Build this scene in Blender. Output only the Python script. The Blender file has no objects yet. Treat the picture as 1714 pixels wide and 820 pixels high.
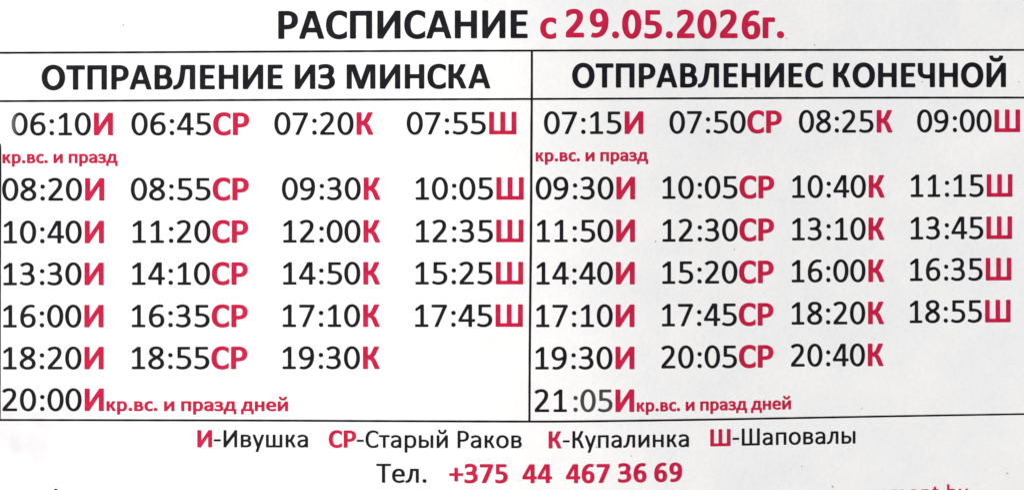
import bpy, math
from mathutils import Vector
from mathutils.geometry import tessellate_polygon

# ------------------------------------------------------------------ scene, camera, light
scene = bpy.context.scene
PX = 0.00016                       # one photo pixel on the sheet, in metres (A4 sheet, landscape)
W, H = 1714.0, 820.0
SY = (489.0 / 820.0) / (1024.0 / 1714.0)
DIST = 0.65                        # camera to sheet
EYE = 1.50                         # height of the sheet's middle

cam_data = bpy.data.cameras.new("camera")
cam = bpy.data.objects.new("camera", cam_data)
scene.collection.objects.link(cam)
cam.location = (0, -DIST, EYE)
cam.rotation_euler = (math.radians(90), 0, 0)
cam_data.sensor_fit = 'HORIZONTAL'
cam_data.sensor_width = 36.0
cam_data.lens = 36.0 * DIST / (W * PX)
cam_data.clip_start = 0.01
cam_data.clip_end = 100.0
scene.camera = cam

SUN_ELEV = math.radians(28)
SUN_SIDE = math.radians(58)        # how far the sun stands to the left of the sheet's normal
to_sun = Vector((-math.cos(SUN_ELEV) * math.sin(SUN_SIDE), -math.cos(SUN_ELEV) * math.cos(SUN_SIDE), math.sin(SUN_ELEV)))
world = bpy.data.worlds.new("World")
scene.world = world
world.use_nodes = True
wn = world.node_tree.nodes
sky = wn.new("ShaderNodeTexSky")
sky.sky_type = 'NISHITA'
sky.sun_disc = False
sky.sun_elevation = SUN_ELEV
sky.sun_rotation = math.pi + SUN_SIDE
world.node_tree.links.new(sky.outputs[0], wn["Background"].inputs[0])
wn["Background"].inputs[1].default_value = 0.05
sun_data = bpy.data.lights.new("sun", 'SUN')
sun_data.energy = 4.0
sun_data.angle = math.radians(0.5)
sun_data.color = (1.0, 0.975, 0.95)
sun = bpy.data.objects.new("sun", sun_data)
scene.collection.objects.link(sun)
sun.rotation_euler = (-to_sun).to_track_quat('-Z', 'Y').to_euler()
sun.location = (-1, -2, 3)
scene.view_settings.view_transform = 'Standard'
scene.view_settings.look = 'None'
scene.view_settings.gamma = 1.0
scene.view_settings.exposure = 0.80

# ------------------------------------------------------------------ the sheet's shape
def softplus(t):
    return t if t > 30 else math.log1p(math.exp(t))

def depth(px, py):
    """how far the slightly bent sheet lies behind its foremost ridge, in pixels of the sheet"""
    c = 975 + (py - 410) * 0.16
    d = 0.125 * 62 * softplus((px - c) / 62)                 # right part leans away past a soft ridge
    d += 0.030 * 60 * softplus((820 - px) / 60)              # left part leans back a little
    d += 0.9 * math.sin(px / 210.0 + 0.6) * math.sin(py / 260.0 + 0.4)   # slight waviness of the paper
    return d

def at(px, py, lift=0.0):
    """point on the sheet's face at layout position (px, py)"""
    y = depth(px, py) * PX
    k = 1 + y / DIST
    return Vector(((px - W / 2) * PX * k, y - lift, EYE + (H / 2 - py) * SY * PX * k))

# ------------------------------------------------------------------ materials
def new_mat(name):
    m = bpy.data.materials.new(name)
    m.use_nodes = True
    return m, m.node_tree.nodes, m.node_tree.links, m.node_tree.nodes["Principled BSDF"]

def paper_material():
    m, n, l, p = new_mat("white_paper")
    tc = n.new("ShaderNodeTexCoord")
    n1 = n.new("ShaderNodeTexNoise"); n1.inputs['Scale'].default_value = 75; n1.inputs['Detail'].default_value = 5
    n2 = n.new("ShaderNodeTexNoise"); n2.inputs['Scale'].default_value = 900; n2.inputs['Detail'].default_value = 3
    r1 = n.new("ShaderNodeValToRGB")
    r1.color_ramp.elements[0].position = 0.32; r1.color_ramp.elements[0].color = (0.782, 0.782, 0.792, 1)
    r1.color_ramp.elements[1].position = 0.68; r1.color_ramp.elements[1].color = (0.825, 0.825, 0.822, 1)
    mx = n.new("ShaderNodeMix"); mx.data_type = 'RGBA'; mx.blend_type = 'MULTIPLY'; mx.inputs['Factor'].default_value = 1.0
    r2 = n.new("ShaderNodeValToRGB")
    r2.color_ramp.elements[0].position = 0.3; r2.color_ramp.elements[0].color = (0.968, 0.968, 0.968, 1)
    r2.color_ramp.elements[1].position = 0.6; r2.color_ramp.elements[1].color = (1, 1, 1, 1)
    l.new(tc.outputs['Object'], n1.inputs['Vector']); l.new(tc.outputs['Object'], n2.inputs['Vector'])
    l.new(n1.outputs['Fac'], r1.inputs['Fac']); l.new(n2.outputs['Fac'], r2.inputs['Fac'])
    l.new(r1.outputs['Color'], mx.inputs['A']); l.new(r2.outputs['Color'], mx.inputs['B'])
    # grubby smudge in the lower left corner of the sheet
    sub = n.new("ShaderNodeVectorMath"); sub.operation = 'DISTANCE'
    c = at(25, 728); sub.inputs[1].default_value = c
    geo = n.new("ShaderNodeNewGeometry")
    l.new(geo.outputs['Position'], sub.inputs[0])
    fade = n.new("ShaderNodeMapRange"); fade.interpolation_type = 'SMOOTHSTEP'
    fade.inputs['From Min'].default_value = 0.002; fade.inputs['From Max'].default_value = 0.021
    fade.inputs['To Min'].default_value = 1.0; fade.inputs['To Max'].default_value = 0.0
    l.new(sub.outputs['Value'], fade.inputs['Value'])
    n3 = n.new("ShaderNodeTexNoise"); n3.inputs['Scale'].default_value = 160; n3.inputs['Detail'].default_value = 6
    l.new(tc.outputs['Object'], n3.inputs['Vector'])
    r3 = n.new("ShaderNodeMapRange"); r3.inputs['From Min'].default_value = 0.25; r3.inputs['From Max'].default_value = 0.62
    r3.inputs['To Min'].default_value = 0.0; r3.inputs['To Max'].default_value = 0.38
    l.new(n3.outputs['Fac'], r3.inputs['Value'])
    mm = n.new("ShaderNodeMath"); mm.operation = 'MULTIPLY'
    l.new(fade.outputs['Result'], mm.inputs[0]); l.new(r3.outputs['Result'], mm.inputs[1])
    m2 = n.new("ShaderNodeMix"); m2.data_type = 'RGBA'
    m2.inputs['B'].default_value = (0.55, 0.55, 0.58, 1)
    l.new(mm.outputs[0], m2.inputs['Factor']); l.new(mx.outputs['Result'], m2.inputs['A'])
    l.new(m2.outputs['Result'], p.inputs['Base Color'])
    p.inputs['Roughness'].default_value = 0.7
    p.inputs['Specular IOR Level'].default_value = 0.25
    b = n.new("ShaderNodeBump"); b.inputs['Strength'].default_value = 0.35; b.inputs['Distance'].default_value = 0.00006
    l.new(n2.outputs['Fac'], b.inputs['Height']); l.new(b.outputs['Normal'], p.inputs['Normal'])
    return m

def ink_material(name, c0, c1, scale=420):
    m, n, l, p = new_mat(name)
    tc = n.new("ShaderNodeTexCoord")
    t = n.new("ShaderNodeTexNoise"); t.inputs['Scale'].default_value = scale; t.inputs['Detail'].default_value = 4
    r = n.new("ShaderNodeValToRGB")
    r.color_ramp.elements[0].position = 0.35; r.color_ramp.elements[0].color = (*c0, 1)
    r.color_ramp.elements[1].position = 0.68; r.color_ramp.elements[1].color = (*c1, 1)
    l.new(tc.outputs['Object'], t.inputs['Vector']); l.new(t.outputs['Fac'], r.inputs['Fac'])
    l.new(r.outputs['Color'], p.inputs['Base Color'])
    p.inputs['Roughness'].default_value = 0.75
    p.inputs['Specular IOR Level'].default_value = 0.12
    return m

def faded_ink_material():
    m = ink_material("faded_black_ink", (0.004, 0.004, 0.0068), (0.0105, 0.0105, 0.0145))
    n, l = m.node_tree.nodes, m.node_tree.links
    src = n["Principled BSDF"].inputs['Base Color'].links[0].from_socket
    geo = n.new("ShaderNodeNewGeometry"); sep = n.new("ShaderNodeSeparateXYZ")
    f = n.new("ShaderNodeMapRange"); f.interpolation_type = 'SMOOTHSTEP'
    f.inputs['From Min'].default_value = at(19, 205).x; f.inputs['From Max'].default_value = at(32, 205).x
    f.inputs['To Min'].default_value = 1.0; f.inputs['To Max'].default_value = 0.0
    mx = n.new("ShaderNodeMix"); mx.data_type = 'RGBA'; mx.inputs['B'].default_value = (0.13, 0.13, 0.135, 1)
    l.new(geo.outputs['Position'], sep.inputs[0]); l.new(sep.outputs['X'], f.inputs['Value'])
    l.new(f.outputs['Result'], mx.inputs['Factor']); l.new(src, mx.inputs['A'])
    l.new(mx.outputs['Result'], n["Principled BSDF"].inputs['Base Color'])
    return m

def wall_material():
    m, n, l, p = new_mat("grey_plaster")
    tc = n.new("ShaderNodeTexCoord")
    t = n.new("ShaderNodeTexNoise"); t.inputs['Scale'].default_value = 60; t.inputs['Detail'].default_value = 6
    r = n.new("ShaderNodeValToRGB")
    r.color_ramp.elements[0].color = (0.26, 0.26, 0.25, 1); r.color_ramp.elements[1].color = (0.36, 0.36, 0.35, 1)
    l.new(tc.outputs['Object'], t.inputs['Vector']); l.new(t.outputs['Fac'], r.inputs['Fac'])
    l.new(r.outputs['Color'], p.inputs['Base Color'])
    p.inputs['Roughness'].default_value = 0.9
    b = n.new("ShaderNodeBump"); b.inputs['Strength'].default_value = 0.4; b.inputs['Distance'].default_value = 0.001
    l.new(t.outputs['Fac'], b.inputs['Height']); l.new(b.outputs['Normal'], p.inputs['Normal'])
    return m

M_PAPER = paper_material()
M_BLACK = ink_material("black_ink", (0.004, 0.004, 0.0068), (0.0105, 0.0105, 0.0145))
M_RED = ink_material("crimson_ink", (0.46, 0.006, 0.044), (0.57, 0.011, 0.064))
M_GREY = ink_material("grey_ink", (0.042, 0.042, 0.046), (0.060, 0.060, 0.065))
M_SPECK = ink_material("speck_ink", (0.30, 0.30, 0.31), (0.40, 0.40, 0.41))
M_FADED = faded_ink_material()
INK = {'f': M_FADED, 'k': M_BLACK, 'r': M_RED, 'g': M_GREY}

# ------------------------------------------------------------------ lettering outlines
# (weight, character, left bearing, width, right bearing, outlines in tenths of 1/100 cap height;
#  "|" between islands, "/" between an outline and its holes)
GLYPH_ROWS = [
    ('R', '0', 5.1, 70, 5.1, '0,499 2,557 6,607 13,657 24,704 37,749 54,792 74,833 96,869 120,902 147,930 176,956 209,977 242,993 276,1004 312,1011 348,1012 386,1011 422,1005 456,994 488,979 521,958 551,933 578,904 602,872 625,836 645,794 662,751 676,706 686,658 694,608 698,558 700,501 698,443 694,393 687,343 676,296 663,251 646,208 626,167 604,131 580,98 553,70 524,44 491,23 458,7 424,-4 388,-11 352,-12 314,-11 278,-5 244,6 212,21 179,42 149,67 122,96 98,128 75,164 55,206 38,249 24,294 14,342 6,392 2,442/146,501 149,419 160,341 178,272 190,239 203,211 217,184 233,162 251,141 268,125 287,112 307,103 328,97 349,95 371,97 392,103 412,112 431,124 449,141 466,161 482,183 497,209 521,269 539,339 550,418 554,499 551,581 540,659 522,728 510,761 497,789 483,816 467,838 449,859 432,875 413,888 393,897 372,903 351,905 329,903 308,897 288,888 269,876 251,859 234,839 218,817 203,791 179,731 161,661 150,582'),
    ('R', '6', 8.2, 66.8, 5.2, '0,412 3,491 12,564 27,638 47,703 72,762 103,818 141,868 183,910 232,947 288,977 346,997 408,1009 447,1013 486,1014 549,1007 584,999 616,988 628,980 632,969 627,954 598,907 588,893 579,886 567,886 532,899 497,905 464,906 422,901 384,892 351,879 319,861 289,838 258,806 230,767 205,722 186,677 169,622 164,592 167,584 173,580 182,580 196,584 257,601 319,610 382,611 439,604 493,588 541,565 582,533 613,497 628,474 641,448 651,422 659,394 667,336 666,267 661,236 655,207 646,179 635,154 622,130 606,107 589,87 569,67 529,38 483,15 429,-1 373,-10 311,-11 256,-5 203,10 157,32 121,58 88,92 62,129 40,173 23,223 10,281 3,343/144,398 147,343 153,296 161,253 174,213 190,178 208,151 230,128 254,112 289,100 331,96 377,100 417,111 448,128 473,150 495,181 510,216 519,254 524,297 522,342 515,384 502,419 486,447 464,470 438,487 403,499 363,504 316,500 267,489 213,468 165,439 155,431 148,422 145,412'),
    ('R', '1', 12.8, 57.9, 9.5, '0,46 2,87 6,96 13,101 32,104 217,105 226,108 232,114 235,123 236,138 236,789 234,817 231,822 226,825 219,825 211,822 63,727 43,719 34,720 27,723 21,729 16,738 8,781 9,801 14,811 26,821 219,963 244,991 258,996 289,996 361,995 372,988 377,973 378,144 379,119 387,108 401,104 548,104 568,100 575,93 578,81 579,32 577,16 573,8 568,4 548,0 27,0 12,3 4,11 1,22'),
    ('R', '2', 7.8, 62.8, 9.6, '-8,901 -7,908 -1,916 27,937 69,963 114,984 154,997 197,1007 238,1013 283,1016 328,1014 367,1009 403,1000 438,988 468,972 497,953 522,929 542,905 561,873 574,839 583,802 587,762 587,717 581,676 569,631 552,587 534,551 513,516 462,444 411,383 193,139 183,126 181,117 187,109 206,106 589,106 611,105 618,102 623,97 627,81 627,22 624,11 618,4 608,1 591,0 36,0 16,2 5,9 0,27 1,87 4,98 15,118 19,137 23,146 298,456 336,501 366,542 400,596 425,649 438,698 442,748 440,777 435,802 428,824 419,844 407,861 393,874 376,885 356,894 323,901 286,904 248,901 211,894 181,884 150,869 118,850 82,822 69,817 58,821 46,833 -1,884 -7,893'),
    ('R', '3', 5.8, 64, 10.4, '-11,77 -5,93 33,148 43,159 53,163 66,160 106,137 143,120 178,109 216,101 256,98 308,99 348,104 384,115 408,126 429,139 447,154 462,172 474,192 484,214 490,239 493,267 493,294 490,319 484,344 475,367 464,386 450,403 433,418 414,430 373,447 326,456 129,459 122,461 116,466 111,479 111,547 114,558 122,564 141,567 272,568 317,573 343,581 367,593 387,607 405,626 421,649 433,678 442,709 446,743 446,776 442,808 433,836 420,857 409,869 396,880 379,888 361,896 316,904 266,904 223,897 182,883 143,863 100,831 88,827 81,829 72,836 31,881 15,901 12,908 13,916 23,928 52,948 94,972 142,991 191,1004 241,1012 283,1015 327,1014 369,1008 408,1000 443,988 476,972 503,954 528,932 545,913 559,892 571,869 580,846 587,820 591,793 592,734 584,682 567,632 542,586 504,539 501,527 507,517 544,489 572,463 592,438 609,411 623,378 633,342 639,303 639,264 634,219 621,177 603,138 577,103 546,72 509,46 467,23 421,7 366,-6 307,-12 239,-12 176,-5 113,9 55,31 1,59 -8,68'),
    ('R', '4', 4.2, 73, 3, '0,274 0,316 5,332 29,367 366,974 375,988 384,996 393,999 407,1000 562,1000 578,997 587,988 590,964 590,586 590,372 593,351 599,342 611,338 703,337 721,333 727,326 729,316 730,261 727,241 722,234 714,231 699,229 613,228 601,225 594,218 591,209 590,197 590,26 587,12 579,4 561,0 477,0 463,3 454,10 451,18 450,31 450,204 446,218 438,225 414,229 22,229 10,233 3,241 1,252/141,351 143,345 148,341 171,338 421,338 437,340 445,347 449,357 450,374 449,812 446,823 439,826 432,822 421,808 153,377 144,361'),
    ('R', '5', 7.8, 66, 6.4, '-8,67 -3,83 32,138 41,149 51,154 63,152 106,130 143,115 181,105 222,99 274,98 316,100 357,108 394,120 419,133 441,148 460,166 476,186 490,209 500,234 508,262 512,291 512,324 510,352 503,379 494,404 481,426 464,444 444,460 421,474 398,484 373,491 316,501 252,502 91,498 74,501 65,508 61,521 60,546 60,958 61,973 65,983 74,990 92,992 572,992 584,991 593,986 598,977 600,963 598,899 593,889 582,884 228,882 213,881 204,877 198,868 196,853 196,647 200,623 204,617 213,613 303,612 359,607 418,596 473,578 511,561 546,540 576,515 601,488 626,451 643,411 654,367 659,321 656,271 647,223 630,178 607,137 585,108 561,84 530,59 497,39 462,22 423,9 381,-2 337,-9 293,-12 232,-12 182,-7 133,1 78,16 27,37 -1,52 -6,59'),
    ('R', '7', 6.7, 67, 6.5, '0,922 0,962 2,976 10,986 24,990 638,990 658,987 664,982 668,976 670,961 670,912 667,888 662,881 644,866 635,849 299,77 273,17 266,8 256,2 236,0 149,1 141,4 136,8 134,14 135,22 489,838 495,856 495,866 487,874 469,876 22,877 10,881 3,888 1,899'),
    ('R', '8', 5.6, 69.4, 5.2, '1,249 5,287 14,322 29,354 52,386 78,413 107,438 153,470 215,507 222,513 225,519 223,527 218,533 146,584 121,605 97,630 79,653 65,677 54,701 47,727 42,758 42,791 46,823 54,853 66,881 82,906 102,929 126,949 161,971 202,989 248,1002 298,1009 368,1011 413,1009 466,1000 512,986 550,968 581,948 607,924 629,896 645,863 655,828 661,787 659,749 654,719 647,693 634,665 619,639 584,597 556,571 514,538 509,532 507,526 508,519 514,512 587,460 614,436 637,412 655,387 670,361 681,334 688,306 692,273 691,234 686,201 676,168 662,138 644,110 622,84 596,61 558,37 514,17 466,2 416,-7 352,-12 301,-10 246,-3 196,10 153,26 114,47 79,74 53,102 30,134 14,171 5,208/148,249 151,212 163,179 182,152 209,129 244,112 288,101 332,96 384,98 426,106 462,119 491,137 515,159 532,187 542,219 547,258 543,294 536,317 526,337 510,358 490,378 456,405 413,432 384,447 367,450 343,441 269,401 226,373 194,348 173,326 159,303 150,278/188,777 190,749 196,726 208,703 225,682 252,658 286,633 338,602 361,593 373,594 388,601 424,625 454,649 473,668 488,687 500,707 508,727 514,758 514,791 508,823 498,849 483,867 463,882 437,893 406,900 362,904 312,902 273,894 241,881 217,863 201,841 191,811'),
    ('R', ':', 14.8, 17.6, 10, '-1,89 1,108 5,126 12,141 23,154 36,165 51,172 68,177 87,178 106,177 123,173 138,166 152,155 163,142 170,127 175,109 176,91 175,72 171,54 164,39 153,26 141,16 126,8 108,3 89,2 71,3 53,7 37,14 24,24 13,38 6,53 1,71|0,624 2,643 6,661 14,676 24,688 37,699 52,707 68,711 87,712 107,711 123,707 138,700 151,689 162,677 169,662 174,644 176,626 174,607 170,589 162,574 153,562 139,551 124,544 108,539 89,538 69,539 53,543 38,550 25,561 14,573 7,588 2,606'),
    ('R', '.', 11, 18.6, 10, '0,92 2,112 6,129 14,146 25,159 38,170 54,178 72,183 92,185 112,183 131,178 147,171 160,161 171,147 179,132 184,113 186,93 184,73 180,56 172,39 162,26 148,14 132,6 114,1 94,-1 74,1 56,5 39,13 26,24 15,37 7,53 2,72'),
    ('R', ' ', 18, 0, 18, ''),
    ('R', '-', 5, 38.7, 6, '0,398 0,432 3,446 12,454 29,457 366,457 378,453 384,446 387,434 388,412 387,378 384,364 375,356 358,353 22,353 10,357 3,364 1,376'),
    ('R', 'И', 13, 77.4, 13, '0,46 0,963 1,982 6,992 13,997 26,1000 118,1000 128,998 134,994 141,982 143,352 145,329 148,324 153,322 163,327 179,346 618,931 629,951 634,983 639,993 647,998 659,1000 756,999 764,995 770,989 773,981 774,966 774,37 773,18 768,8 761,3 748,0 657,0 647,2 641,6 634,18 632,637 630,661 627,666 622,668 612,662 597,644 161,61 148,41 140,14 136,7 127,2 114,0 33,0 16,2 7,7 2,14'),
    ('R', 'и', 11.3, 63.4, 11.3, '0,46 0,699 2,718 7,728 14,733 26,735 111,735 126,731 132,726 134,719 136,697 136,277 139,256 142,252 147,250 157,255 172,272 482,673 493,692 499,719 504,728 512,733 524,735 616,734 624,730 630,724 633,716 634,703 634,36 632,17 627,7 619,2 608,0 523,0 507,4 502,9 499,16 498,38 497,444 495,464 492,469 487,471 477,466 462,450 154,58 142,40 134,14 128,6 119,2 107,0 32,0 16,2 7,7 2,14'),
    ('R', 'й', 11.3, 63.4, 11.3, '0,46 0,699 2,718 7,728 14,733 26,735 111,735 126,731 132,726 134,719 136,697 136,277 139,256 142,252 147,250 157,255 172,272 482,673 493,692 499,719 504,728 512,733 524,735 616,734 624,730 630,724 633,716 634,703 634,36 632,17 627,7 619,2 608,0 523,0 507,4 502,9 499,16 498,38 497,444 495,464 492,469 487,471 477,466 462,450 154,58 142,40 134,14 128,6 119,2 107,0 32,0 16,2 7,7 2,14|81,1039 85,1054 91,1059 98,1062 163,1066 174,1065 182,1063 187,1058 191,1051 198,1012 206,987 215,968 226,953 241,938 258,926 279,918 303,913 334,913 361,918 384,927 404,942 418,958 430,978 440,1007 450,1052 454,1060 462,1064 477,1066 529,1064 542,1062 551,1058 557,1051 559,1041 553,996 539,951 520,912 494,878 463,851 426,830 384,816 338,809 292,810 249,817 210,832 174,853 145,879 120,912 102,949 88,994'),
    ('R', 'в', 11, 59.5, 7.5, '0,46 0,701 2,718 7,728 16,733 31,735 292,735 351,731 402,722 432,713 459,702 484,688 506,673 523,656 538,637 550,616 558,593 563,569 565,544 563,518 558,494 543,456 529,435 509,409 505,397 511,386 536,363 552,345 575,308 584,284 590,259 594,233 595,207 590,169 579,135 563,104 540,77 521,61 501,47 478,35 452,24 392,9 326,1 21,1 10,4 3,12 1,23/136,293 137,128 140,113 148,106 168,103 301,103 357,108 388,115 413,127 432,142 444,159 451,182 455,209 453,237 448,263 440,282 428,298 412,312 392,323 361,333 322,338 158,338 146,334 140,327 137,316/136,587 137,464 141,451 151,443 169,441 287,441 337,446 364,454 387,465 404,479 416,497 422,516 424,539 423,563 419,582 412,594 402,605 387,614 368,622 338,629 304,632 157,632 146,628 140,621 137,609'),
    ('R', 'у', 2, 66.5, 2, '8,718 10,726 14,731 22,734 34,735 117,734 129,731 138,722 148,701 324,244 333,226 342,221 351,227 359,246 518,699 527,722 537,731 552,735 633,735 644,733 652,730 657,719 653,702 519,314 319,-259 309,-270 294,-275 211,-275 199,-274 192,-270 187,-262 188,-247 263,-32 266,-17 265,-3 14,696'),
    ('R', 'ш', 11.3, 93.6, 11.3, '0,46 0,703 3,722 7,728 12,732 31,735 114,734 128,729 135,717 136,133 138,116 144,106 153,102 167,100 371,100 388,103 393,107 397,113 400,138 400,704 403,722 407,728 412,732 431,735 513,734 527,730 534,719 536,697 536,289 536,127 539,113 546,105 554,101 568,100 767,100 784,102 794,108 799,118 800,134 801,717 808,729 822,734 908,735 919,733 927,730 934,721 936,702 936,39 934,14 931,8 924,3 914,1 897,0 27,0 12,3 4,11 1,22'),
    ('R', 'Ш', 13, 108, 13, '0,46 0,964 2,984 9,995 17,998 28,1000 121,999 134,994 139,988 141,981 143,138 144,119 151,109 159,105 174,104 438,104 457,107 463,112 467,118 469,144 469,966 471,984 477,994 484,998 496,1000 587,1000 602,995 607,990 610,983 611,961 611,486 611,137 612,122 617,112 628,105 651,104 907,104 922,106 931,111 936,121 937,139 939,981 941,988 946,994 961,999 1053,1000 1066,998 1073,993 1078,983 1080,963 1080,41 1078,17 1076,10 1071,5 1061,1 1042,0 28,0 13,3 4,10 1,22'),
    ('R', 'к', 11.3, 57.5, 4.3, '0,46 0,699 1,717 6,727 13,732 24,735 104,735 123,732 132,724 135,716 136,702 137,463 139,454 143,447 149,444 159,442 192,447 222,456 243,468 262,487 286,526 377,708 391,728 401,733 416,735 496,735 513,732 518,729 521,723 518,707 431,529 390,452 374,430 349,399 346,387 352,377 376,353 394,332 427,281 556,33 561,17 559,7 553,3 542,0 461,0 438,1 426,7 413,26 304,236 275,281 256,299 233,312 203,322 166,328 153,328 145,324 139,318 137,307 136,33 135,19 132,11 124,3 112,0 17,2 8,6 3,13 0,24'),
    ('R', 'К', 13, 67, 4, '0,46 0,963 1,982 6,992 13,997 24,1000 116,1000 132,996 140,986 142,963 143,618 145,602 153,593 167,590 193,592 227,598 257,605 277,613 293,622 309,633 322,647 341,674 361,712 474,978 482,991 492,997 512,1000 603,999 617,995 622,986 616,963 518,732 489,667 463,617 433,576 395,539 392,533 391,527 397,517 433,486 461,456 485,423 506,386 530,334 654,34 659,17 656,7 649,2 638,0 548,0 528,2 517,8 505,28 383,321 366,356 347,385 332,403 317,417 298,430 278,441 229,458 171,468 158,468 151,464 145,457 143,446 142,37 140,13 133,4 119,1 36,0 17,2 8,6 3,13 0,24'),
    ('R', 'а', 7, 60, 11, '1,203 3,233 9,262 19,289 32,316 49,339 69,361 92,380 119,398 147,412 176,424 209,434 243,442 324,453 438,456 449,458 457,465 460,481 458,512 452,542 442,567 431,584 417,599 401,611 381,621 346,630 306,635 267,636 226,631 192,622 159,610 126,593 87,567 74,563 66,566 57,573 11,633 8,642 10,649 14,656 23,663 74,693 129,715 176,728 224,737 273,740 324,738 372,733 416,723 456,709 490,691 519,669 546,642 565,613 581,579 593,534 599,482 599,36 598,19 594,10 587,3 574,0 481,1 468,7 464,13 457,32 453,36 447,37 437,35 399,18 367,7 332,-2 297,-7 257,-10 219,-8 182,-3 148,6 116,19 86,36 61,56 39,81 23,107 11,137 4,169/139,203 142,176 148,151 159,131 174,116 194,105 221,97 249,94 281,96 312,102 341,113 370,128 399,149 431,178 453,203 460,218 461,242 461,328 458,339 452,347 441,350 421,351 364,351 312,347 271,340 234,329 206,317 181,300 163,281 150,258 142,233'),
    ('R', 'р', 11.3, 66.5, 6, '0,-234 0,697 1,716 5,726 12,732 24,735 114,734 128,730 142,711 152,707 221,728 277,738 339,741 407,734 463,720 492,708 516,696 540,679 562,661 581,642 598,620 614,596 628,568 639,539 648,509 661,441 664,364 659,289 645,222 636,191 623,161 610,134 595,111 559,69 539,52 517,36 467,11 412,-4 348,-11 287,-8 223,3 157,25 144,24 139,17 136,2 136,-247 135,-261 132,-269 124,-277 112,-280 17,-278 8,-274 3,-267 0,-256/136,499 137,201 142,188 151,176 172,155 196,137 219,123 242,113 266,105 292,99 322,96 349,95 376,99 398,104 417,112 434,123 449,136 464,152 477,172 488,193 507,246 517,301 522,364 520,421 514,469 501,514 484,553 463,583 437,606 418,617 398,625 376,631 349,634 322,635 294,633 268,628 246,622 221,611 196,596 171,577 149,557 142,547 138,536'),
    ('R', 'ы', 11.3, 82.7, 11.3, '0,46 0,699 1,717 6,727 13,732 24,735 104,735 123,732 132,724 135,716 136,703 136,498 139,484 146,476 153,473 166,471 318,471 361,469 397,464 431,455 461,444 487,429 511,412 531,393 548,369 562,343 573,313 580,279 582,243 579,206 573,173 562,143 547,114 529,89 512,72 492,56 470,42 446,30 419,19 391,11 331,2 286,0 21,1 10,4 3,12 1,23/136,323 136,129 139,115 147,106 167,103 289,103 317,104 342,107 369,115 392,127 411,144 425,164 434,189 440,217 442,248 439,279 432,306 423,326 409,342 393,353 368,363 336,368 158,368 146,364 140,357 137,346|691,46 692,717 699,729 712,734 809,734 819,729 825,722 827,711 828,689 826,18 819,6 807,1 709,1 699,6 694,13 692,24'),
    ('R', 'н', 11.3, 62.5, 11.3, '0,46 0,701 2,718 7,728 14,733 26,735 108,735 124,732 133,723 136,702 137,453 139,443 143,437 149,433 159,431 453,430 477,433 485,442 489,457 489,703 490,717 493,725 502,732 516,735 596,735 613,732 620,726 624,716 625,664 625,34 623,17 618,7 611,2 599,0 517,0 501,3 492,12 489,34 488,307 486,317 482,323 474,328 463,330 171,330 156,329 146,326 139,317 136,302 136,34 133,12 126,4 113,1 17,2 8,6 3,13 0,24'),
    ('R', 'п', 11.3, 61.5, 11.3, '0,46 0,708 2,721 8,729 17,733 32,735 582,735 599,733 609,727 614,717 615,699 615,58 613,16 608,7 599,2 581,0 501,1 487,6 480,17 479,41 479,597 478,613 473,623 464,629 448,631 168,631 153,630 144,626 138,617 136,604 136,39 134,16 128,6 114,1 18,1 8,6 3,13 0,24'),
    ('R', 'л', 0.5, 68.7, 11.3, '-1,24 2,82 8,98 21,105 57,108 81,113 99,121 114,131 129,147 146,173 161,202 177,239 192,283 205,331 226,442 240,576 245,644 246,716 248,723 253,729 259,733 269,735 657,735 673,733 683,725 686,716 687,698 688,77 686,19 683,9 676,3 658,0 576,0 562,4 555,12 551,36 551,591 550,614 543,626 529,631 404,631 394,629 388,626 383,621 380,612 370,502 360,422 346,344 329,276 314,227 297,183 278,143 256,107 231,74 204,50 169,28 132,13 81,2 23,-2 12,0 4,5 0,13'),
    ('R', 'о', 6.5, 71.8, 6.5, '0,366 2,407 6,446 14,483 25,518 39,553 56,584 77,614 101,642 126,666 154,687 185,706 216,720 248,731 284,739 319,744 359,746 401,744 436,739 471,731 504,719 536,704 566,686 594,664 619,640 642,613 662,584 680,551 693,518 704,482 712,445 716,406 717,367 717,328 712,288 704,251 693,214 679,179 662,148 642,119 618,91 593,67 564,45 534,27 504,13 471,1 436,-7 398,-12 361,-14 322,-12 286,-8 249,1 216,12 182,28 152,46 125,67 99,92 76,119 56,149 39,181 25,214 14,249 6,286 2,324/143,367 146,312 157,259 177,212 202,172 235,138 272,114 313,99 358,94 403,99 444,113 482,137 514,169 540,209 560,257 572,308 576,364 572,421 561,472 542,519 516,559 483,594 446,618 426,626 404,633 361,637 317,633 296,628 274,619 237,595 204,563 178,522 158,474 146,421'),
    ('R', 'т', 2, 61, 2, '0,677 0,709 3,722 11,731 24,735 576,735 593,733 603,728 607,722 609,712 610,658 607,643 598,635 578,631 398,631 384,628 376,621 374,612 373,597 372,296 372,34 369,12 361,3 344,0 263,0 252,2 244,7 239,17 238,33 237,592 235,617 228,627 213,631 36,631 17,633 8,637 3,644 0,656'),
    ('R', 'е', 6.5, 65.7, 5, '0,368 2,418 9,464 19,507 34,547 52,583 75,618 102,649 131,674 164,697 202,716 241,729 282,738 323,742 376,742 419,736 461,726 487,717 512,705 534,692 554,677 574,658 592,638 606,618 620,594 631,569 640,542 652,483 656,433 656,374 655,358 651,348 644,343 634,341 561,338 171,337 154,334 150,329 147,323 146,302 154,259 164,226 178,196 193,171 211,151 231,134 253,120 286,107 324,99 366,96 417,98 457,104 494,113 532,127 573,148 586,150 594,146 602,138 634,88 641,73 642,63 637,54 626,47 606,37 541,13 473,-2 407,-9 348,-9 287,-3 232,9 178,30 132,57 111,74 91,94 59,134 34,182 15,238 4,299/151,452 153,443 157,438 164,434 176,433 477,433 499,435 508,441 511,449 512,463 508,488 495,539 485,561 474,579 458,598 439,613 418,624 393,632 362,636 329,636 301,632 273,624 251,613 229,598 211,581 194,561 179,536 166,508 155,474'),
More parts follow.
